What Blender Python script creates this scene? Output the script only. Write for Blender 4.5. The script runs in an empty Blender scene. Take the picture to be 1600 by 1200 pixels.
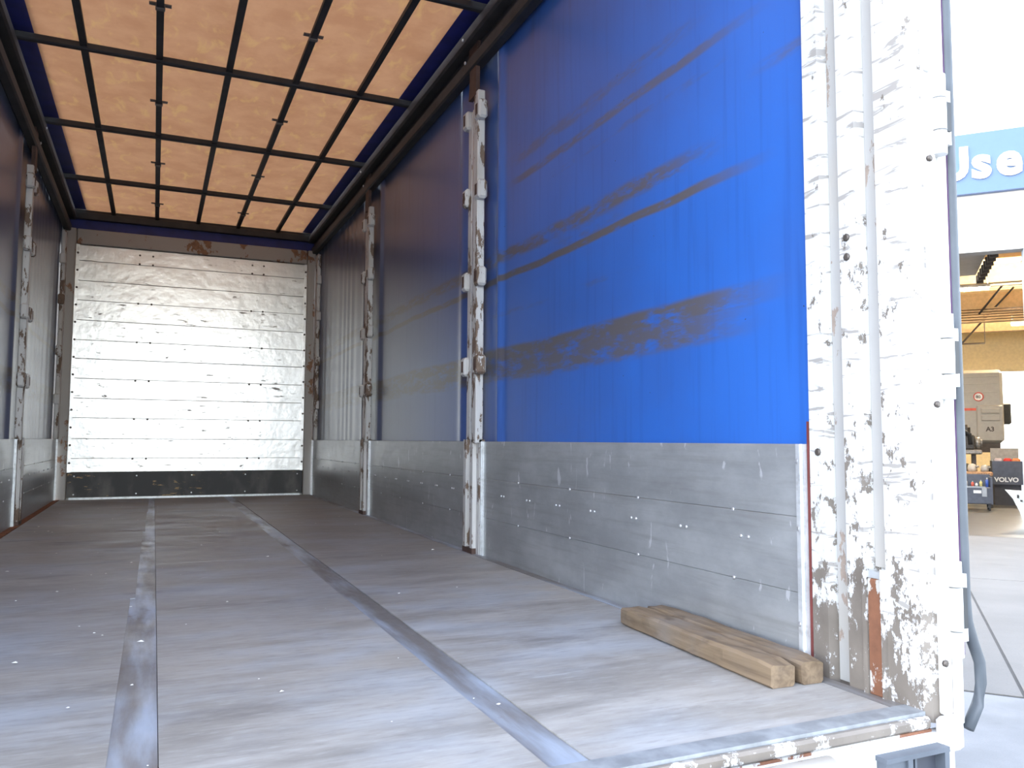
import bpy, math, random
from mathutils import Matrix, Vector
random.seed(7)
S = bpy.context.scene
COL = S.collection

# ------------------------------------------------------------------ camera
W = 2.46                                   # inside width of the load space
CAM = Vector((0.8665, 0.0, 0.6013))
YAW, PITCH, ROLL, FPX = 0.4159, 0.0699, 0.0048, 1263.2
def cam_axes():
    fw = Vector((math.sin(YAW), math.cos(YAW), 0)); rt = Vector((math.cos(YAW), -math.sin(YAW), 0)); up = Vector((0, 0, 1))
    f2 = math.cos(PITCH) * fw + math.sin(PITCH) * up
    u2 = -math.sin(PITCH) * fw + math.cos(PITCH) * up
    r3 = math.cos(ROLL) * rt + math.sin(ROLL) * u2
    u3 = -math.sin(ROLL) * rt + math.cos(ROLL) * u2
    return r3, u3, f2
r3, u3, f3 = cam_axes()
cd = bpy.data.cameras.new('camera'); cam = bpy.data.objects.new('camera', cd); COL.objects.link(cam)
cd.sensor_width = 36; cd.lens = FPX * 36 / 1600; cd.clip_start = .02; cd.clip_end = 500
M = Matrix.Identity(4)
for i in range(3):
    M[i][0], M[i][1], M[i][2], M[i][3] = r3[i], u3[i], -f3[i], CAM[i]
cam.matrix_world = M
S.camera = cam

# ------------------------------------------------------------------ sky, sun, exposure
SUN_DIR = Vector((-0.72, 0.10, 0.69)).normalized()
SKY_STRENGTH, SUN_STRENGTH, EXPOSURE = 0.36, 0.40, 2.15
wd = bpy.data.worlds.new('world'); S.world = wd; wd.use_nodes = True
wn = wd.node_tree; bg = wn.nodes['Background']
sky = wn.nodes.new('ShaderNodeTexSky'); sky.sky_type = 'NISHITA'; sky.sun_disc = False
sky.sun_elevation = math.asin(SUN_DIR.z); sky.sun_rotation = math.atan2(SUN_DIR.x, SUN_DIR.y)
sky.air_density = 1.0; sky.dust_density = 0.5; sky.ozone_density = 1.0
hs = wn.nodes.new('ShaderNodeHueSaturation'); hs.inputs['Saturation'].default_value = .50
wn.links.new(sky.outputs[0], hs.inputs['Color']); wn.links.new(hs.outputs[0], bg.inputs[0])
bg.inputs[1].default_value = SKY_STRENGTH
sl = bpy.data.lights.new('sun', 'SUN'); sl.energy = SUN_STRENGTH; sl.angle = .35; sl.color = (1, .95, .87)
so = bpy.data.objects.new('sun', sl); COL.objects.link(so)
so.rotation_euler = SUN_DIR.to_track_quat('Z', 'Y').to_euler()
so.location = (0, 0, 12)
vs = S.view_settings
vs.view_transform = 'Standard'; vs.look = 'None'; vs.gamma = 1; vs.use_curve_mapping = False; vs.exposure = EXPOSURE

# ------------------------------------------------------------------ material helpers
class NT:
    def __init__(s, name):
        s.m = bpy.data.materials.new(name); s.m.use_nodes = True; s.t = s.m.node_tree
        s.b = s.t.nodes['Principled BSDF']; s.out = s.t.nodes['Material Output']
        s.tc = s.t.nodes.new('ShaderNodeTexCoord'); s.co = s.tc.outputs['Object']
    def put(s, inp, v):
        if hasattr(v, 'is_linked'): s.t.links.new(v, inp)
        else: inp.default_value = (tuple(v) + (1,) if isinstance(v, (tuple, list)) and len(v) == 3 and inp.type == 'RGBA' else v)
    def node(s, ty, **kw):
        n = s.t.nodes.new(ty)
        for k, v in kw.items(): setattr(n, k, v)
        return n
    def math(s, op, a, b=0.0, c=None, clamp=False):
        n = s.node('ShaderNodeMath', operation=op, use_clamp=clamp)
        s.put(n.inputs[0], a); s.put(n.inputs[1], b)
        if c is not None: s.put(n.inputs[2], c)
        return n.outputs[0]
    def noise(s, scale, stretch=(1, 1, 1), detail=4, rough=.55, off=(0, 0, 0), dist=0):
        mp = s.node('ShaderNodeMapping'); mp.inputs['Scale'].default_value = stretch; mp.inputs['Location'].default_value = off
        s.t.links.new(s.co, mp.inputs[0])
        n = s.node('ShaderNodeTexNoise'); n.inputs['Scale'].default_value = scale; n.inputs['Detail'].default_value = detail
        n.inputs['Roughness'].default_value = rough; n.inputs['Distortion'].default_value = dist
        s.t.links.new(mp.outputs[0], n.inputs['Vector'])
        return n.outputs['Fac']
    def smooth(s, v, a, b, lo=0.0, hi=1.0):
        n = s.node('ShaderNodeMapRange', interpolation_type='SMOOTHSTEP')
        s.put(n.inputs[0], v); n.inputs[1].default_value = a; n.inputs[2].default_value = b
        n.inputs[3].default_value = lo; n.inputs[4].default_value = hi
        return n.outputs[0]
    def mix(s, f, a, b):
        n = s.node('ShaderNodeMix', data_type='RGBA')
        s.put(n.inputs[0], f); s.put(n.inputs[6], a); s.put(n.inputs[7], b)
        return n.outputs[2]
    def xyz(s):
        n = s.node('ShaderNodeSeparateXYZ'); s.t.links.new(s.co, n.inputs[0]); return n.outputs
    def bump(s, h, strength=.3, dist=.01):
        n = s.node('ShaderNodeBump'); n.inputs['Strength'].default_value = strength; n.inputs['Distance'].default_value = dist
        s.put(n.inputs['Height'], h); s.t.links.new(n.outputs[0], s.b.inputs['Normal'])
    def set(s, col=None, rough=None, metal=None, spec=None):
        if col is not None: s.put(s.b.inputs['Base Color'], col)
        if rough is not None: s.put(s.b.inputs['Roughness'], rough)
        if metal is not None: s.put(s.b.inputs['Metallic'], metal)
        if spec is not None: s.put(s.b.inputs['Specular IOR Level'], spec)
        return s.m
MATS = {}
def plain(name, col, rough=.6, metal=0.0, var=.12, scale=9):
    if name in MATS: return MATS[name]
    n = NT(name); f = n.noise(scale, detail=5)
    c = n.mix(n.smooth(f, .3, .7), tuple(v * (1 - var) for v in col), tuple(min(1, v * (1 + var)) for v in col))
    MATS[name] = n.set(c, rough, metal); return MATS[name]
def emit(name, col, st):
    n = NT(name); n.set(col, .5); n.b.inputs['Emission Color'].default_value = col + (1,); n.b.inputs['Emission Strength'].default_value = st
    return n.m

def chipped(name, paint=(.8, .8, .78), under=(.20, .13, .09), amount=.40, sc=16, stretch=(1, 1, .6), grime=.35, rough=.45):
    n = NT(name)
    f = n.noise(sc, stretch, detail=7, rough=.68)
    big = n.noise(2.3, (1, 1, .8), detail=3, off=(3, 1, 5))
    thr = n.math('ADD', f, n.math('MULTIPLY', n.math('SUBTRACT', big, .5), .5))
    chip = n.smooth(thr, 1 - amount, 1 - amount + .03)
    g = n.smooth(n.noise(5, (1, 1, .5), detail=6, off=(8, 2, 1)), .45, .75, 0, grime)
    c = n.mix(g, paint, (.36, .33, .29))
    rustv = n.mix(n.noise(30, detail=4), under, tuple(min(1, v * 2.4) for v in under))
    c = n.mix(chip, c, rustv)
    n.bump(n.math('SUBTRACT', 1, chip), .4, .003)
    return n.set(c, n.smooth(chip, 0, 1, rough, .8))

def m_curtain(name, sign=1):
    n = NT(name); x, y, z = n.xyz()
    wob = n.math('MULTIPLY', n.math('SUBTRACT', n.noise(1.6, (1, 1, .2), detail=2), .5), .05)
    zz = n.math('ADD', z, wob)
    rub = n.noise(11, (1, .55, 2.2), detail=6, rough=.7)
    tot = None
    for z0, hw, soft, y0, y1, st, thr in [
        (1.440, .010, .014, 1.75, 9.3, 1.0, .34), (1.553, .018, .030, 1.95, 9.3, .95, .42), (1.49, .05, .03, 2.45, 3.3, .55, .50),
        (1.040, .024, .024, 1.70, 9.3, 1.0, .37), (.990, .055, .035, 1.80, 9.3, .95, .41), (.935, .018, .022, 2.3, 9.3, .8, .45), (1.908, .010, .016, 1.75, 3.8, .8, .40),
        (2.02, .016, .025, 2.0, 3.8, .6, .46), (1.72, .008, .02, 1.2, 1.95, .7, .40), (1.82, .006, .012, 1.8, 3.4, .5, .5), (1.25, .006, .01, 2.4, 4.2, .4, .52)]:
        d = n.math('ABSOLUTE', n.math('SUBTRACT', zz, z0))
        k = n.smooth(d, hw, hw + soft, 1, 0)
        k = n.math('MULTIPLY', k, n.smooth(y, y0, y0 + .5, 0, 1)); k = n.math('MULTIPLY', k, n.smooth(y, y1 - .3, y1, 1, 0))
        k = n.math('MULTIPLY', k, n.smooth(rub, thr - .08, thr + .16, 0, st))
        tot = k if tot is None else n.math('MAXIMUM', tot, k)
    # vertical drips from the curtain track and general dirt film
    dr = n.smooth(n.noise(5, (1, 1, .12), detail=4, off=(0, 4, 0)), .52, .72)
    dr = n.math('MULTIPLY', dr, n.smooth(z, 1.9, 2.8, 0, .85))
    fine = n.smooth(n.noise(26, (1, 1, .05), detail=3), .5, .75, 0, .22)
    film = n.smooth(n.noise(1.4, detail=4, off=(1, 9, 2)), .35, .75, 0, .30)
    far_grey = n.smooth(y, 2.4, 6.6, 0, .85)                      # curtain colour blends from blue to grey towards the front wall
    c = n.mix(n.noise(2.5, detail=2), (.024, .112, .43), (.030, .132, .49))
    c = n.mix(far_grey, c, (.135, .137, .155))
    c = n.mix(film, c, (.05, .075, .20)); c = n.mix(fine, c, (.012, .03, .14)); c = n.mix(dr, c, (.045, .035, .035))
    c = n.mix(n.math('MULTIPLY', tot, .92), c, (.105, .09, .075))
    sp = n.smooth(n.noise(60, detail=1), .80, .83)
    c = n.mix(sp, c, (.03, .03, .04))
    n.bump(n.noise(420, detail=1), .06, .001)
    return n.set(c, .29, 0, .65)

def m_alu(name, base=.40):
    n = NT(name)
    f = n.noise(6, (1, .5, 1), detail=6, rough=.65); s1 = n.noise(40, (1, .06, 1), detail=4); s2 = n.smooth(n.noise(22, (1, .9, .25), detail=5, off=(0, 3, 7), dist=.6), .645, .68)
    c = n.mix(n.smooth(f, .3, .75), (base * .95, base * .98, base * 1.01), (base * 1.35, base * 1.39, base * 1.42))
    c = n.mix(n.smooth(s1, .45, .75, 0, .35), c, (.23, .22, .21))
    c = n.mix(n.math('MULTIPLY', s2, .6), c, (.75, .76, .78))
    n.bump(n.noise(9, detail=3, off=(2, 2, 2)), .10, .006)
    return n.set(c, n.smooth(f, .3, .75, .30, .44), .50)

def m_white_panel(name):
    n = NT(name)
    f = n.noise(3, detail=4)
    scr = n.smooth(n.noise(6.5, (1, 1, 5), detail=6, rough=.66, dist=.5), .60, .66)
    msk = n.smooth(n.noise(1.7, detail=3, off=(3, 0, 9)), .45, .58)
    scr = n.math('MULTIPLY', scr, msk)
    scr2 = n.smooth(n.noise(24, (.5, 1, 3), detail=3, off=(5, 0, 1)), .70, .73)
    c = n.mix(f, (.76, .75, .74), (.82, .81, .80))
    c = n.mix(n.smooth(n.noise(5, (1, 1, 2), detail=5, off=(1, 4, 4)), .5, .8, 0, .25), c, (.5, .46, .42))
    c = n.mix(n.math('MAXIMUM', n.math('MULTIPLY', scr, .62), n.math('MULTIPLY', scr2, .7)), c, (.22, .18, .15))
    n.bump(n.noise(8, detail=3, off=(7, 7, 0)), .42, .012)
    mk = n.math('MAXIMUM', scr, scr2)
    return n.set(c, n.smooth(mk, 0, 1, .34, .7), n.smooth(mk, 0, 1, .85, .1), .6)

def m_floor(name):
    n = NT(name); x, y, z = n.xyz()
    g = n.noise(5, (.35, 1.6, 1), detail=7, rough=.65); gr = n.noise(34, (.10, 1, 1), detail=4); b = n.noise(1.3, (1, .8, 1), detail=5, off=(4, 0, 0))
    c = n.mix(n.smooth(g, .25, .75), (.215, .200, .182), (.38, .362, .338))
    c = n.mix(n.smooth(gr, .45, .8, 0, .22), c, (.13, .115, .105))
    c = n.mix(n.smooth(b, .45, .75, 0, .5), c, (.42, .38, .33))
    worn = n.smooth(n.noise(2.2, (.8, 1.3, 1), detail=6, off=(9, 3, 0)), .42, .70, 0, .7)
    c = n.mix(worn, c, (.36, .385, .42))
    c = n.mix(n.smooth(n.noise(2.6, (.5, 1.6, 1), detail=7, rough=.65, off=(2, 7, 0)), .54, .74, 0, .65), c, (.11, .102, .10))
    fg = n.noise(55, (.22, 1, 1), detail=5, rough=.7, off=(3, 8, 1)); c = n.mix(n.smooth(fg, .5, .72, 0, .35), c, (.14, .125, .115)); c = n.mix(n.smooth(fg, .5, .3, 0, .25), c, (.50, .50, .49))
    sc = n.smooth(n.noise(19, (.25, 1.2, 1), detail=4, off=(1, 1, 6), dist=.8), .68, .72, 0, .4)
    c = n.mix(sc, c, (.46, .47, .48))
    n.bump(g, .12, .004)
    return n.set(c, n.smooth(g, .3, .7, .44, .62), 0, .5)

def m_roof_panel(name):
    n = NT(name)
    f = n.noise(4.5, (1, 1, 1), detail=5, rough=.6); v = n.smooth(n.noise(9, (1.3, .6, 1), detail=5, off=(3, 3, 0), dist=.6), .52, .70, 0, .6)
    c = n.mix(n.smooth(f, .3, .7), (.56, .265, .125), (.66, .335, .165)); c = n.mix(v, c, (.73, .42, .155))
    t = n.node('ShaderNodeBsdfTranslucent'); n.put(t.inputs[0], c)
    n.set(c, .6, 0, .2)
    mx = n.node('ShaderNodeMixShader'); mx.inputs[0].default_value = ROOF_TRANS
    n.t.links.new(n.b.outputs[0], mx.inputs[1]); n.t.links.new(t.outputs[0], mx.inputs[2]); n.t.links.new(mx.outputs[0], n.out.inputs[0])
    return n.m
ROOF_TRANS = .125

def m_wood(name, a=(.12, .082, .05), b=(.225, .16, .10)):
    n = NT(name)
    g = n.noise(40, (1, .07, 1), detail=5, dist=.5); k = n.noise(5, detail=5)
    c = n.mix(n.smooth(g, .3, .7), a, b); c = n.mix(n.smooth(k, .45, .75, 0, .65), c, (.21, .18, .155))
    c = n.mix(n.smooth(n.noise(11, (1, .5, 1), detail=5, off=(4, 4, 4)), .6, .72, 0, .7), c, (.07, .05, .035))
    n.bump(g, .35, .004)
    return n.set(c, .75)

def m_jamb(name):
    n = NT(name); x, y, z = n.xyz()
    f = n.noise(21, (1, 1.3, .8), detail=8, rough=.74); big = n.noise(2.6, (1, 1, .9), detail=3, off=(2, 5, 1))
    low = n.smooth(z, .0, .40, .13, 0)
    thr = n.math('ADD', n.math('ADD', f, n.math('MULTIPLY', n.math('SUBTRACT', big, .5), .45)), low)
    chip = n.smooth(thr, .58, .615)
    lines = n.smooth(n.noise(7, (1, .9, 6), detail=5, off=(1, 0, 8), dist=.7), .58, .62, 0, .8)
    c = n.mix(n.smooth(n.noise(4, (1, 1, .5), detail=5), .45, .8, 0, .35), (.53, .53, .525), (.36, .345, .325))
    c = n.mix(lines, c, (.24, .22, .20))
    c = n.mix(chip, c, n.mix(n.noise(9, detail=5, off=(6, 6, 6)), (.085, .07, .058), (.24, .21, .18)))
    # blue-grey rub patch left by a strap, and a second lower one
    for z0, hz, y0, hy, colr in ((.665, .115, 1.365, .040, (.17, .20, .24)), (.165, .035, 1.37, .045, (.15, .135, .12))):
        k = n.math('MULTIPLY', n.smooth(n.math('ABSOLUTE', n.math('SUBTRACT', z, z0)), hz * .6, hz, 1, 0), n.smooth(n.math('ABSOLUTE', n.math('SUBTRACT', y, y0)), hy * .8, hy * 1.15, 1, 0))
        k = n.math('MULTIPLY', k, n.smooth(n.noise(13, (1, 1, 2.5), detail=6, off=(0, 2, 3)), .38, .6, 0, .95))
        c = n.mix(k, c, colr)
    n.bump(n.math('SUBTRACT', 1, chip), .4, .003)
    return n.set(c, .45)

def m_ground(name, a=(.115, .111, .104), b=(.142, .137, .128), sc=1.0):
    n = NT(name)
    f = n.noise(1.1 * sc, detail=6); g = n.noise(60 * sc, detail=3); st = n.smooth(n.noise(2.2, (1, 1, 1), detail=5, off=(5, 5, 5)), .6, .72, 0, .3)
    c = n.mix(n.smooth(f, .3, .7), a, b); c = n.mix(n.smooth(g, .45, .75, 0, .3), c, tuple(v * .7 for v in a)); c = n.mix(st, c, tuple(v * .65 for v in a))
    n.bump(g, .2, .004)
    return n.set(c, .8)

PM = dict(
    curtain=m_curtain('curtain_blue'), alu=m_alu('scuffed_aluminium', .345), alu_end=m_alu('aluminium_profile', .55), white=m_white_panel('white_panel_paint'), floor=m_floor('worn_floor_ply'),
    roof=m_roof_panel('tan_roof_sheet'), wood=m_wood('old_timber'), jamb=m_jamb('chipped_white_jamb'), post=chipped('chipped_post_paint', (.56, .55, .53), (.10, .07, .05), .455, 17, (1, 1, .35), .75),
    white_rear=chipped('rear_white_paint', (.62, .62, .615), (.22, .15, .10), .26, 20, (1, 1, 1), .15), galv=chipped('galvanised_rusty', (.38, .36, .33), (.15, .085, .05), .40, 10, (1, 1, .6), .6, .55),
    dark=plain('dark_frame_steel', (.030, .028, .027), .6, .0, .25), rustdark=plain('brown_bracket_steel', (.075, .042, .032), .65, 0, .35),
    tarp=plain('blue_roof_tarp', (.010, .016, .15), .5, 0, .2), strip=None, rust=plain('rust', (.22, .085, .035), .85, 0, .4, 22), black=plain('black_rubber', (.03, .032, .035), .6), gasket=plain('grey_gasket_rubber', (.065, .075, .088), .55, 0, .15),
    kick=chipped('kick_board_dark', (.055, .055, .055), (.28, .19, .10), .385, 7, (1, 1, 3.5), .3, .6), screw=plain('dark_screw', (.10, .085, .075), .5, .5), bright=plain('bright_rivet', (.75, .76, .78), .3, .8),
    sub=plain('dark_gap', (.03, .027, .025), .9), ground=m_ground('yard_asphalt', (.155, .158, .16), (.20, .203, .207), 2), slab=m_ground('concrete_slab'), red=plain('dark_red_primer', (.12, .022, .018), .7))
def m_strip():
    n = NT('floor_steel_strip'); f = n.noise(8, (1, .5, 1), detail=6, rough=.65)
    c = n.mix(n.smooth(n.noise(7, (1, .14, 1), detail=6, off=(1, 2, 3)), .40, .62), (.22, .205, .195), (.42, .48, .57)); c = n.mix(n.smooth(f, .60, .74, 0, .6), c, (.22, .15, .11))
    return n.set(c, n.smooth(f, .3, .7, .35, .6), .35)
PM['strip'] = m_strip()

# ------------------------------------------------------------------ mesh helpers
class MB:
    def __init__(s): s.v = []; s.f = []; s.sm = []
    def poly(s, vs, fs, smooth=False):
        o = len(s.v); s.v += [tuple(v) for v in vs]; s.f += [tuple(i + o for i in f) for f in fs]; s.sm += [smooth] * len(fs); return s
    def box(s, x0, x1, y0, y1, z0, z1, bev=0.0):
        x0, x1 = min(x0, x1), max(x0, x1); y0, y1 = min(y0, y1), max(y0, y1); z0, z1 = min(z0, z1), max(z0, z1)
        if not bev:
            return s.poly([(x0, y0, z0), (x1, y0, z0), (x1, y1, z0), (x0, y1, z0), (x0, y0, z1), (x1, y0, z1), (x1, y1, z1), (x0, y1, z1)],
                          [(0, 3, 2, 1), (4, 5, 6, 7), (0, 1, 5, 4), (1, 2, 6, 5), (2, 3, 7, 6), (3, 0, 4, 7)])
        # bevelled box: every corner split in three
        b = min(bev, (x1 - x0) * .45, (y1 - y0) * .45, (z1 - z0) * .45); V = []; idx = {}
        for i, X in enumerate((x0, x1)):
            for j, Y in enumerate((y0, y1)):
                for k, Z in enumerate((z0, z1)):
                    sx, sy, sz = (b if i == 0 else -b), (b if j == 0 else -b), (b if k == 0 else -b)
                    for a, p in enumerate(((X, Y + sy, Z + sz), (X + sx, Y, Z + sz), (X + sx, Y + sy, Z))):
                        idx[i, j, k, a] = len(V); V.append(p)
        F = []
        for i in (0, 1): F.append([idx[i, 0, 0, 0], idx[i, 1, 0, 0], idx[i, 1, 1, 0], idx[i, 0, 1, 0]][::(-1 if i == 0 else 1)])
        for j in (0, 1): F.append([idx[0, j, 0, 1], idx[1, j, 0, 1], idx[1, j, 1, 1], idx[0, j, 1, 1]][::(1 if j == 0 else -1)])
        for k in (0, 1): F.append([idx[0, 0, k, 2], idx[1, 0, k, 2], idx[1, 1, k, 2], idx[0, 1, k, 2]][::(-1 if k == 0 else 1)])
        for i in (0, 1):
            for j in (0, 1): F.append([idx[i, j, 0, 0], idx[i, j, 1, 0], idx[i, j, 1, 1], idx[i, j, 0, 1]][::(1 if i == j else -1)])
            for k in (0, 1): F.append([idx[i, 0, k, 0], idx[i, 0, k, 2], idx[i, 1, k, 2], idx[i, 1, k, 0]][::(1 if i == k else -1)])
        for j in (0, 1):
            for k in (0, 1): F.append([idx[0, j, k, 1], idx[1, j, k, 1], idx[1, j, k, 2], idx[0, j, k, 2]][::(-1 if j == k else 1)])
        for i in (0, 1):
            for j in (0, 1):
                for k in (0, 1): F.append([idx[i, j, k, 0], idx[i, j, k, 1], idx[i, j, k, 2]][::(1 if (i + j + k) % 2 else -1)])
        return s.poly(V, F)
    def extrude(s, prof, fn, a, b, close=True):                  # prof: 2-D outline, fn(u, v, t) -> xyz
        n = len(prof); V = [fn(u, v, a) for u, v in prof] + [fn(u, v, b) for u, v in prof]
        F = [(i, (i + 1) % n, (i + 1) % n + n, i + n) for i in range(n if close else n - 1)]
        if close: F += [tuple(range(n - 1, -1, -1)), tuple(range(n, 2 * n))]
        return s.poly(V, F)
    def tube(s, path, r, seg=8, ry=None):
        path = [Vector(p) for p in path]; V = []; F = []
        rs = r if isinstance(r, (list, tuple)) else [r] * len(path)
        for i, p in enumerate(path):
            d = (path[min(i + 1, len(path) - 1)] - path[max(i - 1, 0)]).normalized()
            a = Vector((0, 0, 1)) if abs(d.z) < .9 else Vector((0, 1, 0))
            u = d.cross(a).normalized(); w = u.cross(d)
            for k in range(seg):
                t = 2 * math.pi * k / seg; V.append(p + u * rs[i] * math.cos(t) + w * (ry or rs[i]) * math.sin(t))
        for i in range(len(path) - 1):
            for k in range(seg): F.append((i * seg + k, i * seg + (k + 1) % seg, (i + 1) * seg + (k + 1) % seg, (i + 1) * seg + k))
        s.poly(V, F, True)
        o = len(s.v) - len(V); s.f += [tuple(o + k for k in range(seg))[::-1], tuple(o + len(V) - seg + k for k in range(seg))]; s.sm += [False, False]
        return s
    def knob(s, c, n, r, h, seg=8):                               # a low screw / rivet head on a surface with normal n
        c = Vector(c); n = Vector(n); return s.tube([c - n * .002, c + n * h * .6, c + n * h], [r, r, r * .55], seg)
    def build(s, name, mat, parent=None, local=False):
        me = bpy.data.meshes.new(name); off = Vector((0, 0, 0))
        if parent is not None and not local:
            p = parent
            while p is not None: off += Vector(p.location); p = p.parent
        me.from_pydata([tuple(Vector(v) - off) for v in s.v], [], s.f)
        me.polygons.foreach_set('use_smooth', s.sm)
        import bmesh
        bm = bmesh.new(); bm.from_mesh(me); bmesh.ops.recalc_face_normals(bm, faces=bm.faces); bm.to_mesh(me); bm.free()
        me.materials.append(PM[mat] if isinstance(mat, str) else mat)
        o = bpy.data.objects.new(name, me); COL.objects.link(o); o.parent = parent
        return o
def tag(o, label=None, cat=None, group=None, kind=None):
    if label: o['label'] = label
    if cat: o['category'] = cat
    if group: o['group'] = group
    if kind: o['kind'] = kind
    return o
def thing(name, label, cat, loc=(0, 0, 0), rz=0.0, group=None):
    o = bpy.data.objects.new(name, None); COL.objects.link(o); o.location = loc; o.rotation_euler = (0, 0, rz); o.empty_display_size = .1
    return tag(o, label, cat, group)
def copy_tree(o, parent=None):
    c = o.copy(); COL.objects.link(c); c.parent = parent
    for ch in list(o.children): copy_tree(ch, c)
    return c
def box(name, mat, parent, *a, bev=0.0, local=False): return MB().box(*a, bev=bev).build(name, mat, parent, local)
def text_mesh(name, ch, size, depth, offset, mat, parent, loc, rot, shear=0.0):
    cu = bpy.data.curves.new(name, 'FONT'); cu.body = ch; cu.size = size; cu.extrude = depth; cu.offset = offset; cu.shear = shear; cu.resolution_u = 4
    t = bpy.data.objects.new(name + '_src', cu); COL.objects.link(t)
    bpy.context.view_layer.update()
    me = bpy.data.meshes.new_from_object(t.evaluated_get(bpy.context.evaluated_depsgraph_get()))
    bpy.data.objects.remove(t); bpy.data.curves.remove(cu)
    me.materials.clear(); me.materials.append(PM[mat] if isinstance(mat, str) else mat); me.name = name
    o = bpy.data.objects.new(name, me); COL.objects.link(o); o.parent = parent; o.location = loc; o.rotation_euler = rot
    return o

YR, YJ, YF = 1.325, 1.650, 9.075            # rear edge, rear post inner edge, front wall
HD, ZR = .596, 2.885                        # drop side height, roof bow level
POSTS = (4.093, 6.535)

# ------------------------------------------------------------------ floor
floor = box('floor', 'sub', None, -.03, W + .03, YR + .05, YF + .1, -.12, -.032); tag(floor, kind='structure')
def sheet(x0, x1, y0, y1, z=0.0): box('floor_sheet', 'floor', floor, x0, x1, y0, y1, -.035, z)
g = .0010
for y0, y1, xe, dz in ((1.372, 3.417, .806, 0), (3.417, 5.85, .822, 0), (5.85, 7.4, .836, .0), (7.4, YF, .842, 0)): sheet(.045, xe - g, y0 + g, y1 - g, dz)
for y0, y1, dz in ((1.372, 4.3, 0), (4.3, 6.75, 0), (6.75, YF, 0)): sheet(.8945, 1.5535, y0 + g, y1 - g, dz)
for y0, y1, dz in ((1.372, 2.95, 0), (2.95, 5.1, 0), (5.1, 7.2, 0), (7.2, YF, .0)): sheet(1.6435, W - .04, y0 + g, y1 - g, dz)
box('floor_strip', 'strip', floor, .800, .893, 1.372, YF, -.035, -.003)
box('floor_strip', 'strip', floor, 1.555, 1.642, 1.372, YF, -.035, -.003)
box('edge_angle', 'rust', floor, .0, .043, 1.40, YF, -.035, .004)
box('edge_angle', 'strip', floor, W - .038, W, 1.374, YF, -.035, .001)
m = MB()
for i in range(110):                         # paint flakes and crumbs
    x, y = random.uniform(.1, 2.38), 1.45 + 7.4 * random.random() ** 1.2; r = random.uniform(.002, .0055) * (1 if random.random() < .85 else 1.8); a0 = random.random() * 6.28
    V = [(x + r * math.cos(a0 + k * 2.09 + random.uniform(-.4, .4)) * 1.4, y + r * math.sin(a0 + k * 2.09), .004) for k in range(3)]
    V += [(x, y, .004 + r * .45)]; m.poly(V, [(0, 1, 2), (0, 1, 3), (1, 2, 3), (2, 0, 3)])
chips = m.build('paint_flakes', plain('flake', (.72, .72, .68), .7)); tag(chips, 'small pale paint flakes and crumbs scattered over the floor', 'debris', kind='stuff')

# ------------------------------------------------------------------ ceiling
ceiling = MB().box(-.02, W + .02, YR, YF + .06, 2.925, 2.932)
ceil_mb = MB()
XA, XB = .168, 2.308
ceil_mb.box(-.03, XA, YR, YF + .08, 2.914, 2.922).box(XB, W + .03, YR, YF + .08, 2.914, 2.922)
ceiling = ceil_mb.build('ceiling', 'tarp'); tag(ceiling, kind='structure')
BARS = (.419, .824, 1.221, 1.624, 2.038)
BOWS = (1.36, 2.497, 3.845, 5.193, 6.536, 7.889, 9.09)
xs = (XA,) + BARS + (XB,)
shared = {}
for i in range(6):
    for j in range(6):
        x0, x1, y0, y1 = xs[i], xs[i + 1], BOWS[j], BOWS[j + 1]
        nx, ny = 4, 4; V = []; F = []
        for b_ in range(ny + 1):
            for a_ in range(nx + 1):
                u, v = a_ / nx, b_ / ny
                V.append((x0 + (x1 - x0) * u, y0 + (y1 - y0) * v, 2.905 + .012 * math.sin(math.pi * u) * math.sin(math.pi * v)))
        for b_ in range(ny):
            for a_ in range(nx): k = b_ * (nx + 1) + a_; F.append((k, k + 1, k + nx + 2, k + nx + 1))
        MB().poly(V, F, True).build('roof_panel', 'roof', ceiling)
for y in BOWS: box('roof_bow', 'dark', ceiling, .03, W - .03, y - .021, y + .021, 2.862, 2.903, bev=.006)
box('front_beam', 'dark', ceiling, .03, W - .03, YF - .045, YF + .005, 2.800, 2.868, bev=.006)
for x in BARS: box('roof_bar', 'dark', ceiling, x - .019, x + .019, YR, 9.09, 2.876, 2.902)
for bi in (1, 3):
    for j in range(6):
        x, y = BARS[bi], (BOWS[j] + BOWS[j + 1]) / 2 + .02
        MB().box(x - .055, x + .055, y - .014, y + .014, 2.893, 2.900).box(x - .024, x + .024, y - .012, y + .012, 2.868, 2.893).build('clip', plain('clip_metal', (.16, .14, .12), .5, .3), ceiling)
for s in (0, 1):
    X = (lambda d: W - d) if s else (lambda d: d)
    r = thing('side_rail', 'dark steel roof side rail above the %s curtain' % ('right' if s else 'left'), 'rail', (X(0), YR, 2.64))
    box('upper_bar', 'dark', r, X(.085), X(.0), YR, YF + .07, 2.795, 2.872, bev=.012)
    box('curtain_track', 'dark', r, X(.045), X(-.02), YR, YF + .07, 2.665, 2.745, bev=.01)
    box('web', 'dark', r, X(.02), X(-.02), YR, YF + .07, 2.735, 2.80)
    box('outer_cover', 'tarp', r, X(-.06), X(-.075), YR, YF + .07, 2.55, 2.915)

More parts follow.
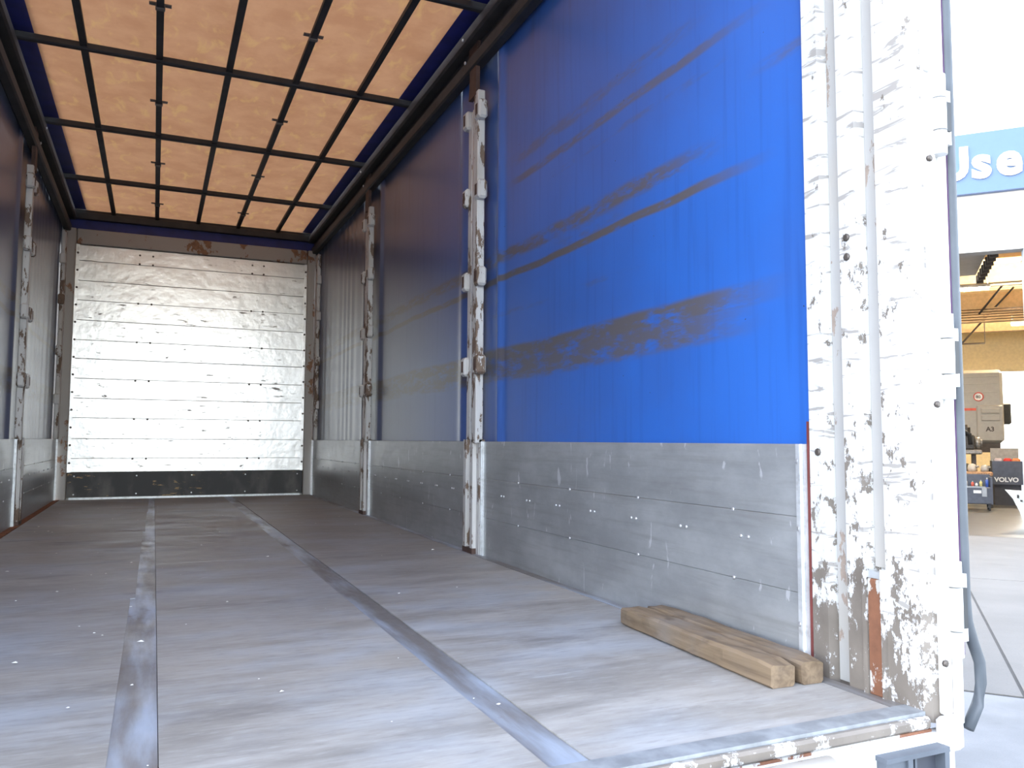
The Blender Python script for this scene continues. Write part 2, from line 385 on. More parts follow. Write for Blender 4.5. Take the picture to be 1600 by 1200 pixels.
# ------------------------------------------------------------------ front wall
wf = box('wall_front', 'galv', None, -.07, W + .07, YF + .03, YF + .06, -.03, 2.92); tag(wf, kind='structure')
zs = (2.545, 2.385, 2.183, 1.985, 1.784, 1.586, 1.398, 1.200, 1.002, .807, .600, .405, .268)
for k in range(12):
    o = box('wall_plank', 'white', wf, .118, 2.348, YF + random.uniform(-.002, .002), YF + .035, zs[k + 1] + .0012, zs[k] - .0012, bev=.003)
box('kick_board', 'kick', wf, .10, 2.362, YF - .014, YF + .03, .022, .264)
box('base_strip', 'alu_end', wf, .12, 2.34, YF - .02, YF + .03, 0.0, .020)
box('header_beam', 'galv', wf, .10, 2.362, YF - .035, YF + .03, 2.548, 2.700, bev=.006)
box('tarp_strip', 'tarp', wf, .0, W, YF + .01, YF + .03, 2.70, 2.90)
for x0, x1 in ((.100, .120), (2.345, 2.366)): box('edge_angle', 'white', wf, x0 - .006, x1 + .004, YF - .008, YF + .03, .266, 2.548)
for x0, x1 in ((-.012, .094), (2.368, 2.455)):
    box('frame_post', 'galv', wf, x0, x1, YF - .05, YF + .03, 0, 2.70, bev=.008)
for x0, x1 in ((-.02, .02), (W - .01, W + .03)):
    box('corner_post', 'post', wf, x0, x1, YF - .19, YF - .06, HD, 2.64, bev=.008)
    for z in (2.35, 1.95, 1.45, .98): box('board_pocket', 'post', wf, x0 - .008, x1 + .008, YF - .225, YF - .17, z - .05, z + .05, bev=.01)
m = MB()
for z in (2.487, 2.395, 1.985, 1.585, 1.190, .800, .400):
    for x in (.675, .80, 1.785, 1.905): m.knob((x, YF - .001, z), (0, -1, 0), .0105, .004)
for k in range(13):
    for x in (.112, 2.355): m.knob((x, YF - .008, 2.46 - k * .175), (0, -1, 0), .011, .006)
o = m.build('wall_screws', 'screw', wf); tag(o, kind='stuff')
m = MB()
for x in (.16, .72, 1.24, 1.77, 2.31):
    for z in (.05, .23): m.knob((x, YF - .014, z), (0, -1, 0), .008, .004)
tag(m.build('kick_board_screws', 'bright', wf), kind='stuff')

# ------------------------------------------------------------------ side curtains
def curtain(s):
    ny, nz = 420, 6; V = []; F = []
    for i in range(ny + 1):
        y = YJ - .02 + (YF - .04 - YJ + .02) * i / ny
        d = -.034 + .003 * math.sin(y * 2.1)
        for p in POSTS: d += .022 * math.exp(-((y - p + .27) / .035) ** 2) + .012 * math.exp(-((y - p - .30) / .05) ** 2) - .012 * math.exp(-((y - p) / .16) ** 2)
        if y > 6.4: d += .0022 * math.sin(y * 27 + 2 * math.sin(y * 5)) * min(1, (y - 6.4))
        for k in range(nz + 1):
            z = HD - .05 + (2.72 - HD + .05) * k / nz
            V.append(((W - d) if s else d, y, z))
    for i in range(ny):
        for k in range(nz): q = i * (nz + 1) + k; F.append((q, q + 1, q + nz + 2, q + nz + 1))
    n0 = len(V)
    V += [(x + (.004 if s else -.004), y, z) for x, y, z in V]
    F += [tuple(n0 + i for i in f[::-1]) for f in F]
    o = MB().poly(V, F, True).build('side_curtain', 'curtain')
    return o
tag(curtain(1), 'bright blue side curtain with dark horizontal rub streaks, behind the posts on the right', 'curtain', 'side curtains')
tag(curtain(0), 'dark grimy side curtain along the left wall', 'curtain', 'side curtains')

# ------------------------------------------------------------------ drop sides
def drop_side(s, y0, y1, label):
    X = (lambda d: W - d) if s else (lambda d: d)
    nx = -1 if s else 1
    r = thing('drop_side', label, 'side panel', (X(0), (y0 + y1) / 2, 0), 0, 'aluminium drop sides')
    for z0, z1, d in ((-.03, .1984, .0), (.1992, .3996, .002), (.4004, HD, .001)):
        box('plank', 'alu', r, X(d), X(-.026), y0 + .03, y1 - .03, z0, z1, bev=.0015)
    for a, b in ((y0, y0 + .030), (y1 - .03, y1)): MB().box(X(.010), X(-.026), a, b, -.03, HD).box(X(.015), X(.0), a + .010, a + .017, .004, HD).build('end_profile', 'alu_end', r)
    m = MB(); y = y0 + .25
    while y < y1 - .15:
        for dy in (-.016, .016): m.knob((X(.003), y + dy, .325), (nx, 0, 0), .0055, .003, 6)
        y += .30
    y = y0 + .3
    while y < y1 - .1:
        for z in (.199, .400): m.knob((X(.003), y, z), (nx, 0, 0), .006, .003, 6)
        y += .52
    for z in (.12, .37, .55):
        for yy in (y0 + .022, y1 - .008): m.knob((X(.010), yy, z), (nx, 0, 0), .007, .005, 6)
    tag(m.build('rivets', 'bright', r), kind='stuff')
    return r
pg = .098
SEG = [(YJ + .012, POSTS[0] - pg), (POSTS[0] + pg, POSTS[1] - pg), (POSTS[1] + pg, YF - .07)]
for (a, b), l in zip(SEG, ('scratched aluminium drop side under the blue curtain, nearest the rear post, behind the timbers', 'grey aluminium drop side between the two posts on the right', 'aluminium drop side at the far end of the right wall, beside the front wall')): drop_side(1, a, b, l)
for (a, b), l in zip(SEG, ('aluminium drop side at the rear end of the left wall', 'aluminium drop side on the left wall cut by the picture edge', 'aluminium drop side at the far end of the left wall, beside the front wall')): drop_side(0, a, b, l)

# ------------------------------------------------------------------ side posts
def side_post(s, y, label):
    X = (lambda d: W - d) if s else (lambda d: d)
    r = thing('side_post', label, 'post', (X(0), y, 0), 0, 'curtain side posts')
    # lower channel: two flanges and a recessed web
    MB().box(X(.012), X(-.02), y - .085, y + .095, .0, HD + .01).box(X(.034), X(-.01), y + .055, y + .095, 0, HD + .01).box(X(.034), X(-.01), y - .045, y - .012, 0, HD + .01).build('lower_channel', 'post', r)
    box('foot_plate', 'rustdark', r, X(.0355), X(-.01), y - .047, y + .097, 0, .03)
    box('front_flange', 'post', r, X(.020), X(-.01), y + .035, y + .092, HD + .01, 2.44, bev=.004)
    box('web', 'galv', r, X(.006), X(-.01), y - .03, y + .04, HD + .01, 2.46)
    box('guide_rail', 'alu_end', r, X(.022), X(.004), y + .006, y + .022, .50, 2.44)
    box('rear_flange', 'post', r, X(.034), X(-.01), y - .085, y - .022, HD - .01, 2.52, bev=.005)
    for z in (2.40, 1.955, 1.48, 1.005):
        for c, w in ((y - .092, .042), (y + .094, .034)):
            p = box('board_pocket', 'post', r, X(.046), X(-.008), c - w, c + w, z - .052, z + .052, bev=.012)
            box('slot', 'rustdark', p, X(.0475), X(.03), c - w * .35, c + w * .35, z - .03, z + .03)
    V = []
    prof = [(-.055, 2.50), (.055, 2.50), (.040, 2.62), (.055, 2.80), (-.085, 2.80), (-.055, 2.66)]
    MB().extrude(prof, lambda u, v, t: (X(t), y + u, v), .036, .012).build('head_bracket', 'rustdark', r)
    for dy, z in ((.085, 2.735), (.02, 2.83)): MB().knob((X(.086 if z > 2.79 else .047), y + dy, z), (-1 if s else 1, 0, 0), .010, .006).build('bolt', 'bright', r)
    return r
side_post(1, POSTS[0], 'chipped white steel post with board pockets on the right, nearest')
side_post(1, POSTS[1], 'chipped white steel post on the right, halfway to the front wall')
side_post(0, POSTS[0], 'chipped white steel post on the left wall, towards the rear')
side_post(0, POSTS[1], 'chipped white steel post on the left wall, near the front wall')

# ------------------------------------------------------------------ rear frame
rf = thing('rear_frame', 'white rear frame of the load space with scraped, rust-spotted jamb', 'door frame', (W, YR, 0))
ZT = 2.80
def jamb_prof():
    d0 = .0; dg = -.030
    return [(YJ, d0), (1.597, d0), (1.588, dg), (1.545, dg), (1.532, d0), (1.478, d0), (1.468, dg), (1.428, dg), (1.415, d0), (1.322, d0), (1.306, -.012), (1.300, -.03)]
pr = jamb_prof(); outline = [(y, W - d) for y, d in pr] + [(1.300, W + .068), (YJ, W + .068)]
MB().extrude(outline, lambda u, v, t: (v, u, t), -.02, ZT).build('jamb_panel', 'jamb', rf)
MB().extrude([(y, -(W - d) + W) for y, d in pr] + [(1.300, -.068), (YJ, -.068)], lambda u, v, t: (v, u, t), -.02, ZT).build('jamb_panel', 'jamb', rf)
gs = chipped('groove_shade_grey', (.34, .335, .325), (.15, .12, .10), .42, 18, (1, 1, .4), .6)
for a, b, z in ((1.586, 1.549, 0), (1.466, 1.432, .30)): box('groove_shade_strip', gs, rf, W + .024, W + .034, b, a, z, ZT)  # grey strips added in the grooves, their recess shading put into the colour
box('header_beam', 'white_rear', rf, -.06, W + .06, 1.30, 1.50, 2.80, 2.94)
box('red_edge', 'red', rf, W + .0, W + .03, YJ + .001, YJ + .010, 0, HD + .06)
rp = chipped('flaking_rust', (.46, .45, .43), (.10, .042, .022), .50, 13, (1, 1, .5), .5)
box('rust_plate', rp, rf, W - .004, W + .02, 1.424, 1.468, 0.0, .275, bev=.003)
for y in (1.474, 1.420): box('weld_bar', 'jamb', rf, W - .008, W + .004, y - .006, y + .006, 0, .30)
box('groove_cap', 'alu_end', rf, W - .003, W + .02, 1.428, 1.470, .276, .292)
for y, z in ((1.508, 1.12), (1.508, 1.07), (1.620, .575)): MB().knob((W, y, z), (-1, 0, 0), .010, .005).build('bolt', 'screw', rf)
# rear seal flange on the back face of the post
box('rear_flange', 'white_rear', rf, W + .022, W + .052, 1.286, 1.302, .0, ZT, bev=.004)

sill = thing('rear_sill', 'white rear sill beam with worn metal edge along the floor end', 'sill', (W / 2, YR, 0))
box('tread_plate', plain('sill_metal', (.27, .285, .30), .5, .3, .25, 14), sill, .0, W - .0, 1.318, 1.372, -.03, .003)
box('nose_strip', 'jamb', sill, .0, W, 1.300, 1.320, -.030, -.004, bev=.006)
box('rust_line', rp, sill, .0, W, 1.303, 1.32, -.036, -.030)
box('rear_beam', 'white_rear', sill, -.06, W + .06, 1.290, 1.325, -.30, -.036, bev=.006)
box('corner_block', 'white_rear', sill, W + .0, W + .066, 1.268, 1.30, -.075, .0, bev=.01)

lb = thing('buffer_bracket', 'grey hollow steel bracket below the right end of the sill', 'bracket', (2.39, 1.25, -.2))
bs = plain('bracket_grey', (.105, .12, .145), .5, .3)
Y0, Y1, Z0, Z1 = 1.266, 1.289, -.20, -.064
box('mount_plate', bs, lb, 2.278, 2.336, Y0, Y1, Z0, Z1)
box('side_plate', bs, lb, 2.336, 2.350, Y0 - .006, Y1, Z0, Z1); box('side_plate', bs, lb, 2.446, 2.460, Y0 - .006, Y1, Z0, Z1)
box('top_plate', bs, lb, 2.274, 2.462, Y0 - .006, Y1, Z1, Z1 + .010); box('bottom_plate', bs, lb, 2.274, 2.462, Y0 - .006, Y1, Z0 - .012, Z0)
box('back_plate', plain('bracket_hollow_shade', (.045, .05, .065), .6), lb, 2.350, 2.446, Y1 - .004, Y1, Z0, Z1); box('inner_web', bs, lb, 2.372, 2.378, Y0 + .008, Y1 - .004, Z0, Z1)  # back plate painted darker than the bracket for the shade in the hollow
pb = thing('lock_tube', 'rust-stained round tube end below the middle of the rear sill', 'tube', (1.9, 1.25, -.12))
MB().tube([(1.70, 1.250, -.046), (2.112, 1.250, -.046)], .028, 16).build('tube', chipped('stained_tube', (.33, .30, .27), (.13, .07, .05), .40, 12), pb)
MB().tube([(2.10, 1.250, -.046), (2.117, 1.250, -.046)], .021, 16).build('end_cap', 'rust', pb)
for x in (1.80, 2.0): MB().box(x, x + .03, 1.25, 1.292, -.10, -.05).build('mount', 'white_rear', pb)

# ------------------------------------------------------------------ open rear door, folded back along the side
dr = thing('cargo_door', 'white rear door folded back outside the jamb, edge on, with loose grey rubber seal', 'door', (2.56, 1.31, -.035))
box('leaf', 'white_rear', dr, 2.530, 2.566, 1.300, 2.50, -.033, 2.78, bev=.004)
gp = []
for k in range(60):
    z = 2.78 - (2.78 + .045) * k / 59
    dx = .034 * math.exp(-((z - .07) / .085) ** 2) + (.012 if z < .2 else .0) * max(0, min(1, (.2 - z) / .1)) - (.022 * max(0, (-z + .0) / .045) if z < 0 else 0)
    gp.append((2.580 + dx, 1.303, z))
MB().tube(gp, .0135, 10, ry=.012).build('rubber_seal', 'gasket', dr)
MB().box(2.566, 2.572, 1.300, 1.34, .12, 2.78).build('seal_channel', plain('seal_fringe_magenta', (.10, .05, .12), .5), dr)  # purple lens fringing of the bright door edge painted as the channel colour
for z0, z1 in ((1.270, 1.46), (.70, .895), (.125, .335)):
    h = MB().tube([(2.520, 1.283, z0), (2.520, 1.283, z0 + .055)], .017, 12).tube([(2.520, 1.283, z0 + .058), (2.520, 1.283, z1 - .058)], .0175, 12).tube([(2.520, 1.283, z1 - .055), (2.520, 1.283, z1)], .017, 12)
    h.box(2.52, 2.562, 1.283, 1.302, z0 + .03, z1 - .03)
    hb = h.build('hinge', 'white_rear', dr)
    box('slot', 'black', hb, 2.539, 2.556, 1.278, 1.284, z0 + .06, z1 - .06)
    MB().knob((2.488, 1.286, z0 - .012), (0, -1, 0), .008, .006).build('hinge_bolt', 'screw', hb); MB().knob((2.488, 1.286, z1 + .012), (0, -1, 0), .009, .01).build('hinge_bolt', 'white_rear', hb)

# ------------------------------------------------------------------ two timber blocks
def timber(p0, p1, w, h, seed, label):
    rnd = random.Random(seed); p0 = Vector(p0); p1 = Vector(p1); d = (p1 - p0); L = d.length; d.normalize(); n = Vector((d.y, -d.x, 0))
    seg = 16; V = []; F = []
    c = .007
    prof = [(-w / 2 + c, 0), (w / 2 - c, 0), (w / 2, c), (w / 2, h - c), (w / 2 - c, h), (0, h), (-w / 2 + c, h), (-w / 2, h - c), (-w / 2, h / 2), (-w / 2, c)]
    for i in range(seg + 1):
        t = i / seg; sc = 1 - (.10 if i in (0, seg) else 0); tt = min(max(t, .0), 1)
        for u, v in prof:
            j = rnd.uniform(-.0025, .0025); k = rnd.uniform(-.002, .002) if v > .015 else 0
            V.append(p0 + d * (L * tt) + n * (u * sc + j) + Vector((0, 0, max(.001, v * (sc if v > .02 else 1) + k))))
    P = len(prof)
    for i in range(seg):
        for k in range(P): F.append((i * P + k, i * P + (k + 1) % P, (i + 1) * P + (k + 1) % P, (i + 1) * P + k))
    F += [tuple(range(P)), tuple(range(seg * P, seg * P + P))]
    o = MB().poly(V, F).build('timber_block', 'wood'); tag(o, label, 'timber', 'timber blocks on the floor')
    return o
timber((2.297, 1.585, 0), (2.328, 2.330, 0), .080, .060, 3, 'weathered square timber lying on the floor, the nearer of two')
timber((2.386, 1.580, 0), (2.412, 2.310, 0), .072, .060, 5, 'weathered timber lying against the aluminium drop side, behind the other timber')

# ------------------------------------------------------------------ yard and workshop (frame: x along the facade, y into the building, z up from the ground)
O = (15.22, 10.44, -1.15); RZ = math.atan2(-.755, .656)
grd = box('ground', 'ground', None, -70, 90, -70, 90, -1.35, -1.158); tag(grd, kind='structure')
slabs = thing('yard_paving', 'pale concrete slab paving in front of the workshop', 'paving', O, RZ)
gg = .012
box('joint_filler', plain('joint_dark', (.05, .048, .045), .9), slabs, -12.75, 11.25, -11, 0, -.0075, -.004, local=True)
for xa in (-12.75, -8.75, -4.75, -.75, 3.25, 7.25):
    for ya in (-11, -5.5): box('slab', 'slab', slabs, xa + gg, xa + 4 - gg, ya + gg, ya + 5.5 - gg, -.02, 0, local=True)
sf = thing('workshop_floor', 'smooth grey workshop floor inside the building', 'floor', O, RZ)
sm_ = plain('shop_floor_paint', (.085, .085, .082), .35, 0, .15, 2)
for ya in (0, 5.5, 11, 16.5): box('slab', sm_, sf, -10, 12, ya + gg, ya + 5.5 - gg, -.02, 0, local=True)

B = thing('workshop_building', 'white workshop with open bay door and blue sign band', 'building', O, RZ)
wp = plain('facade_white', (.62, .61, .60), .6, 0, .03); tan = plain('shop_ceiling_tan', (.62, .43, .22), .7, 0, .1); tan2 = plain('shop_beam_tan', (.60, .44, .25), .7, 0, .1); wall_t = plain('shop_wall_cream', (.82, .74, .52), .7, 0, .06)
gry = plain('door_panel_grey', (.33, .32, .31), .5, 0, .08); dk = plain('shop_dark_steel', (.06, .05, .045), .6, 0, .2)
L = dict(local=True)
box('facade_wall', wp, B, -10, -4.2, -.15, .15, 0, 9.5, **L); box('facade_wall', wp, B, .80, 12, -.15, .15, 0, 9.5, **L); box('facade_wall', wp, B, -4.2, .80, -.15, .15, 5.50, 9.5, **L)
box('lintel', gry, B, -4.2, .80, -.16, .18, 5.38, 5.50, **L); box('door_frame', plain('frame_bluegrey', (.35, .42, .52), .5), B, .77, .83, -.17, .16, 0, 5.42, **L)
box('side_wall', wall_t, B, -10, -9.8, .15, 22, 0, 8, **L); box('side_wall', wall_t, B, 11.8, 12, .15, 22, 0, 8, **L)
box('roof', tan, B, -10, 12, .15, 22, 7.55, 7.75, **L)
box('back_wall', wall_t, B, -10, 2.45, 21.8, 22, 0, 8, **L); box('back_wall', wall_t, B, 4.6, 12, 21.8, 22, 0, 8, **L); box('back_wall', wall_t, B, 2.45, 4.6, 21.8, 22, 4.75, 8, **L)
for v in (7.2, 12.0, 17.0): box('roof_beam', tan2, B, -10, 12, v, v + .35, 6.05 if v < 15 else 5.9, 6.55, **L)
for k in range(9): box('purlin', tan2, B, -10, 12, 12.6 + k * .5, 12.68 + k * .5, 7.38, 7.55, **L)
for u in (-3.0, 3.4): box('rafter', dk, B, u, u + .15, .4, 21.5, 6.9, 7.4, **L)
for k in range(6): box('slat', tan2, B, -10, 12, 10.0, 10.25, 5.36 + k * .078, 5.395 + k * .078, **L)
dp = box('raised_door', gry, B, -4.2, .30, .5, 3.6, 5.62, 5.70, **L)
trk = MB().box(.36, .42, .3, 4.2, 5.52, 5.62)
for k in range(9): trk.box(.33, .48, .5 + k * .42, .60 + k * .42, 5.48, 5.66)
trk.build('door_track', dk, B, True)
for a, b in (((.9, 10, 5.6), (2.3, 9, 7.4)), ((.5, 13, 4.9), (2.0, 11.5, 6.6))): MB().tube([a, b], .03, 6).build('pipe', dk, B, True)
MB().tube([(-2, 14.0, 5.15), (1.4, 14.0, 5.15), (1.4, 14.0, 6.2)], .035, 6).build('pipe', dk, B, True)
MB().tube([(-9, 7.1, 5.95), (11, 7.1, 5.95)], .04, 6).build('pipe', plain('pipe_grey', (.4, .37, .3), .5), B, True)
sg = thing('shop_sign', 'blue sign band with white lettering on the workshop facade', 'sign', O, RZ)
box('sign_board', plain('sign_blue', (.058, .108, .235), .4, 0, .02), sg, -4.6, 6.5, -.30, -.16, 6.49, 7.65, **L)
wl = plain('sign_letter_white', (.70, .70, .70), .5, 0, .01)
for ch, u in (('U', -.68), ('s', -.045), ('e', .365), ('d', .84)):
    text_mesh('letter', ch, .86, .02, .032, wl, sg, (u, -.315, 6.785), (math.pi / 2, 0, 0))

def shop_light(u, v, z, ln, label, rot=0, up=1.0, down=1.0):
    r = thing('tube_light', label, 'ceiling light', Vector(O) + Vector((.656, -.755, 0)) * u + Vector((.755, .656, 0)) * v + Vector((0, 0, z)), RZ + rot, 'workshop ceiling lights')
    box('housing', plain('light_housing', (.7, .7, .68), .5), r, -ln / 2, ln / 2, -.07, .07, .03, .09, local=True)
    MB().tube([(-ln / 2 + .03, 0, 0), (ln / 2 - .03, 0, 0)], .045, 8).build('tube', emit('tube_glow', (1, .95, .85), 40), r, True)
    for e in (-ln / 2 + .05, ln / 2 - .05): MB().tube([(e, 0, .09), (e, 0, .55)], .008, 5).build('hanger', dk, r, True)
    ld = bpy.data.lights.new('tube_lamp', 'AREA'); ld.shape = 'RECTANGLE'; ld.size = ln; ld.size_y = .1; ld.energy = SHOP_W * down; ld.color = (1, .86, .62)
    lo = bpy.data.objects.new('tube_lamp', ld); COL.objects.link(lo); lo.parent = r; lo.location = (0, 0, -.08)
    lu = ld.copy(); lu.energy = SHOP_W * 8.0 * up
    l2 = bpy.data.objects.new('tube_uplight', lu); COL.objects.link(l2); l2.parent = r; l2.location = (0, 0, .12); l2.rotation_euler = (math.pi, 0, 0)
SHOP_W = 20
shop_light(.17, 5.5, 5.62, 1.2, 'bright tube light nearest the bay door, above the truck cab', up=.12)
shop_light(1.55, 6.0, 6.72, .9, 'small bright tube light high beside the door track', .4, up=.08)
shop_light(2.75, 13.0, 5.62, 1.4, 'bright tube light deeper in the workshop, right of the cab', up=1.6, down=5)
shop_light(-3.5, 7.0, 5.86, 1.4, 'tube light left of the bay, behind the open cargo door', up=.15)
shop_light(-3.5, 14.0, 5.86, 1.4, 'tube light at the back left of the workshop', up=1.6, down=5)
shop_light(7.5, 8.0, 5.86, 1.4, 'tube light at the right end of the workshop', up=.3)

def at(u, v, z=0.0): return Vector(O) + Vector((.656, -.755, 0)) * u + Vector((.755, .656, 0)) * v + Vector((0, 0, z))
# truck cab seen from behind
cb = thing('truck_cab', 'white truck cab seen from behind inside the workshop', 'truck', at(.35, 12), RZ)
cw = plain('cab_white', (.36, .345, .32), .45, 0, .04)
def shell(x0, x1, y0, y1, z0, z1, b): return MB().box(x0, x1, y0, y1, z0, z1, bev=b)
shell(-1.15, 1.32, 0, 2.1, 1.75, 4.08, .10).build('cab_shell', cw, cb, True)
shell(.55, 1.30, -.05, .05, 1.80, 2.95, .04).build('side_panel', cw, cb, True)
shell(.68, 1.20, -.09, -.02, 2.45, 2.62, .02).build('panel_rib', cw, cb, True); shell(.68, 1.20, -.09, -.02, 2.68, 2.85, .02).build('panel_rib', cw, cb, True)
for z in (3.35, 3.62, 3.85): shell(-1.0, 1.18, -.012, .01, z, z + .03, .005).build('panel_crease', cw, cb, True)
box('stripe', plain('stripe_red', (.62, .10, .06), .5), cb, -1.12, 1.02, -.013, .01, 2.78, 2.86, **L)
ring = []
for k in range(25): t = 2 * math.pi * k / 24; ring.append((.63 + .13 * math.cos(t), -.016, 3.22 + .13 * math.sin(t)))
MB().tube([(.63, -.006, 3.22), (.63, -.012, 3.22)], .13, 20).build('sticker', plain('sticker_white', (.75, .74, .72), .5), cb, True)
MB().tube(ring, .016, 6).build('sticker_ring', plain('sticker_red', (.6, .06, .04), .5), cb, True)
text_mesh('lettering', '80', .13, .003, .002, dk, cb, (.555, -.02, 3.175), (math.pi / 2, 0, 0))
text_mesh('lettering', 'A3', .20, .003, .006, dk, cb, (.80, -.058, 2.12), (math.pi / 2, 0, 0))
box('under_frame', dk, cb, -1.1, 1.2, .05, 2.0, 1.45, 1.75, **L)
for x in (-1.05, 1.0): MB().tube([(x - .15, 1.2, .5), (x + .15, 1.2, .5)], .5, 20).build('wheel', 'black', cb, True)
box('chassis_rail', dk, cb, -.5, -.35, -1.6, 2.0, .75, 1.05, **L); box('chassis_rail', dk, cb, .25, .40, -1.6, 2.0, .75, 1.05, **L)
mm = MB().box(1.34, 1.62, .9, 1.05, 2.35, 3.05, bev=.05).tube([(1.3, 1.0, 2.9), (1.45, 1.0, 2.9)], .03, 6); mm.build('mirror', 'black', cb, True)
# engine on stand
en = thing('engine', 'dark engine assembly in front of the truck cab', 'engine', at(.25, 9.6), RZ)
em = plain('engine_dark', (.055, .05, .048), .5, .3, .4, 20); em2 = plain('engine_grey', (.26, .25, .24), .45, .4, .3, 20)
shell(-.75, .38, -.3, .4, 1.55, 1.98, .04).build('block', em, en, True); shell(-.75, .28, -.22, .3, 1.98, 2.28, .08).build('valve_cover', em, en, True)
MB().tube([(-.7, -.34, 2.1), (.1, -.34, 2.12), (.24, -.3, 2.0), (.26, -.3, 1.7)], .06, 8).build('hose', 'black', en, True)
for k in range(4): MB().tube([(-.6 + k * .2, -.32, 2.02), (-.6 + k * .2, -.32, 2.12)], .06, 10).build('cap', em2, en, True)
MB().tube([(.38, 0, 1.75), (.52, 0, 1.75)], .17, 14).tube([(.52, 0, 1.75), (.58, 0, 1.75)], .10, 14).build('flywheel', em2, en, True)
shell(-.8, .55, -.35, .4, 1.42, 1.55, .03).build('sump', em2, en, True)
MB().box(-.7, -.6, -.2, .2, 0, 1.42).box(.3, .4, -.2, .2, 0, 1.42).build('stand', dk, en, True)
# tool cart
tcx = thing('tool_cart', 'dark blue-grey wheeled tool cart loaded with bottles and tools', 'cart', at(.36, 6.9), RZ)
cm = plain('cart_blue', (.085, .095, .125), .45, .2); cl = plain('cart_light', (.35, .37, .40), .45, .3)
box('body', cm, tcx, -.36, .40, -.22, .25, .16, .60, bev=.02, **L)
box('back_panel', cm, tcx, -.36, .40, .20, .25, .60, .92, **L); box('rim', cl, tcx, -.38, .26, -.25, -.20, .58, .62, **L); box('end_panel', cm, tcx, .37, .42, -.22, .25, .16, .86, **L)
box('label_plate', plain('label_white', (.8, .8, .78), .5), tcx, -.02, .16, -.226, -.219, .44, .52, **L); box('side_box', cl, tcx, .17, .28, -.27, -.20, .36, .58, **L)
box('handle', cl, tcx, -.3, -.28, -.24, -.21, .22, .30, **L)
for x in (-.3, .34):
    for y in (-.17, .2): MB().tube([(x - .02, y, .055), (x + .02, y, .055)], .055, 12).box(x - .03, x + .03, y - .02, y + .02, .07, .17).build('caster', 'black', tcx, True)
bt = [(-.27, (.25, .32, .5), .16, 'blue'), (-.17, (.55, .58, .62), .19, 'silver'), (-.02, (.65, .12, .08), .15, 'red'), (.07, (.7, .7, .7), .11, 'white'), (.17, (.70, .62, .25), .18, 'yellow'), (.31, (.07, .14, .5), .24, 'dark blue')]
for x, c, h, nm in bt:
    bo = thing('bottle', nm + ' bottle standing on the tool cart', 'bottle', at(.36 + x, 6.85, .60), RZ, 'bottles on the tool cart')
    MB().tube([(0, 0, .001), (0, 0, h * .7), (0, 0, h * .82)], [.035, .035, .014], 10).build('body', plain('bottle_' + nm.replace(' ', '_'), c, .35), bo, True)
    MB().tube([(0, 0, h * .82), (0, 0, h)], .015, 8).build('cap', plain('bottle_cap', (.5, .5, .5), .4), bo, True)
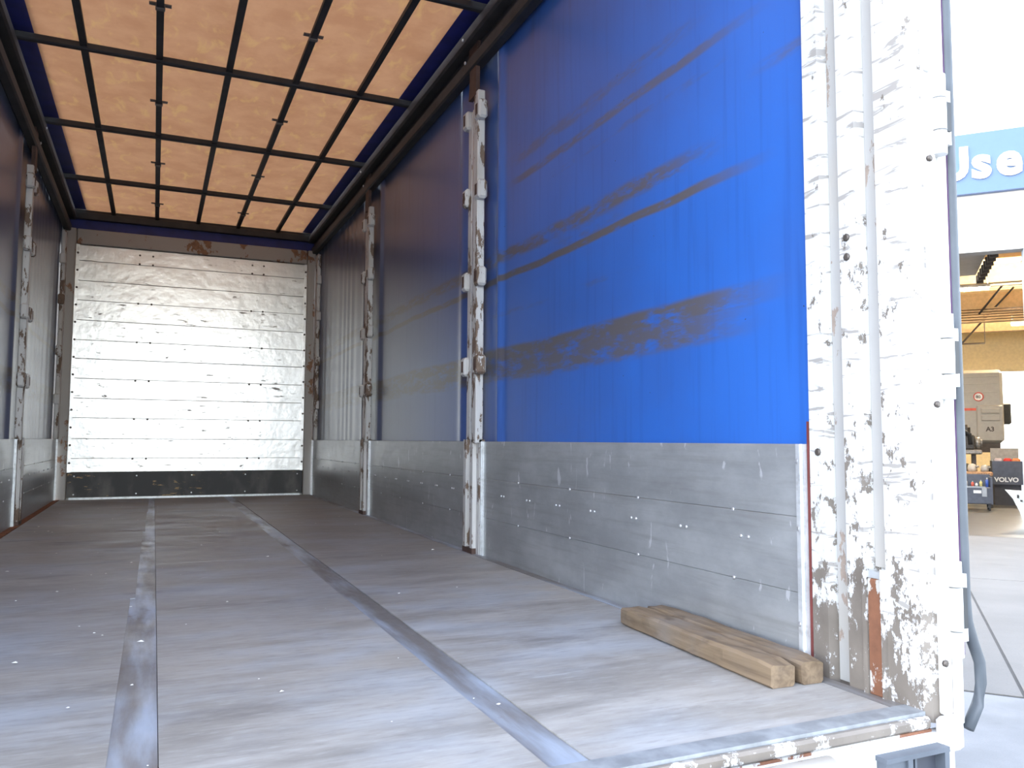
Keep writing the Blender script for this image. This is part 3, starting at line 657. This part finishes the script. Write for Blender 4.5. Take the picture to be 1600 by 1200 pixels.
# work bench with parts behind cart
wb = thing('work_bench', 'low bench heaped with orange rags and grey parts behind the tool cart', 'bench', at(.45, 8.0), RZ)
box('top', plain('bench_top', (.42, .24, .13), .7, 0, .4, 25), wb, -.55, .45, -.25, .3, .86, .96, bev=.02, **L)
for x in (-.5, .4):
    for y in (-.2, .25): box('leg', dk, wb, x - .03, x + .03, y - .03, y + .03, 0, .86, **L)
rr = random.Random(4)
for k, (x, z, r_) in enumerate(((-.43, 1.05, .07), (-.24, 1.04, .06), (-.02, 1.12, .12), (.28, 1.10, .105))):
    p = thing('machine_part', ('small light grey casting', 'small brown casting', 'largest pale round casting', 'round grey casting at the right end')[k] + ' on the bench behind the tool cart', 'part', at(.45 + x, 8.0, .96), RZ, 'machine parts on the bench')
    MB().tube([(0, 0, 0), (0, 0, r_ * .8), (0, 0, r_ * 1.6), (0, 0, r_ * 1.8)], [r_ * .9, r_, r_ * .75, r_ * .3], 9).build('casting', plain('casting_%d' % (k % 3), ((.42, .40, .37), (.30, .27, .22), (.5, .47, .42))[k % 3], .5, .2), p, True)
    MB().tube([(r_ * .5, -r_ * .4, r_ * 1.1), (r_ * 1.3, -r_ * .6, r_ * 1.2)], r_ * .25, 7).build('spout', em2, p, True)
# bin with lettering
bn = thing('parts_bin', 'dark blue bin with white lettering and red parts, raised on a base', 'bin', at(1.38, 9.0), RZ)
bm_ = plain('bin_blue', (.075, .085, .115), .45, .1)
box('bin_front', bm_, bn, -.38, .36, -.03, .0, .58, 1.24, **L); box('bin_back', plain('bin_back', (.30, .28, .25), .6), bn, -.36, .34, .52, .55, .58, 1.60, **L)
box('bin_side', bm_, bn, -.38, -.35, 0, .55, .58, 1.24, **L); box('bin_side', bm_, bn, .33, .36, 0, .55, .58, 1.24, **L); box('bin_bottom', bm_, bn, -.38, .36, 0, .55, .58, .62, **L); box('packing', dk, bn, -.34, .32, .01, .51, .62, 1.179, **L)
box('base', plain('bin_base', (.05, .05, .06), .6), bn, -.34, .32, .03, .5, 0, .58, **L)
text_mesh('lettering', 'VOLVO', .175, .004, .006, plain('bin_letter', (.72, .74, .76), .5), bn, (-.335, -.036, .66), (math.pi / 2, 0, 0))
for x, c, nm in ((-.20, (.55, .45, .45), 'pale pink'), (.025, (.65, .05, .04), 'red'), (.235, (.70, .25, .10), 'orange')):
    q = thing('lamp_lens', nm + ' lamp lens lying in the dark blue bin', 'part', at(1.38 + x, 9.12, 1.18), RZ, 'lenses in the bin')
    MB().box(-.11, .09, -.08, .08, .0, .14, bev=.04).build('lens', plain('lens_' + nm.replace(' ', '_'), c, .3), q, True); MB().box(-.11, .07, .06, .12, .02, .10).build('housing', dk, q, True)
# bumper panel
bp = thing('bumper_panel', 'pale blue-white bumper panel standing on the floor by the bay door', 'bumper', at(.80, 2.2), RZ)
V = []; outl = [(-.22, .77), (.55, .72), (.55, .02), (.12, .02), (.04, .30), (-.08, .58)]
MB().extrude(outl, lambda u, v, t: (u, t + .12 * (u + .2) ** 2, v), 0, .10).build('panel', plain('bumper_white', (.62, .70, .72), .4), bp, True)
for x, z, h in ((.0, .64, .035), (.06, .55, .018)): MB().tube([(x, -.004, z - h), (x, -.004, z + h)], .02, 8).build('hole', 'black', bp, True)
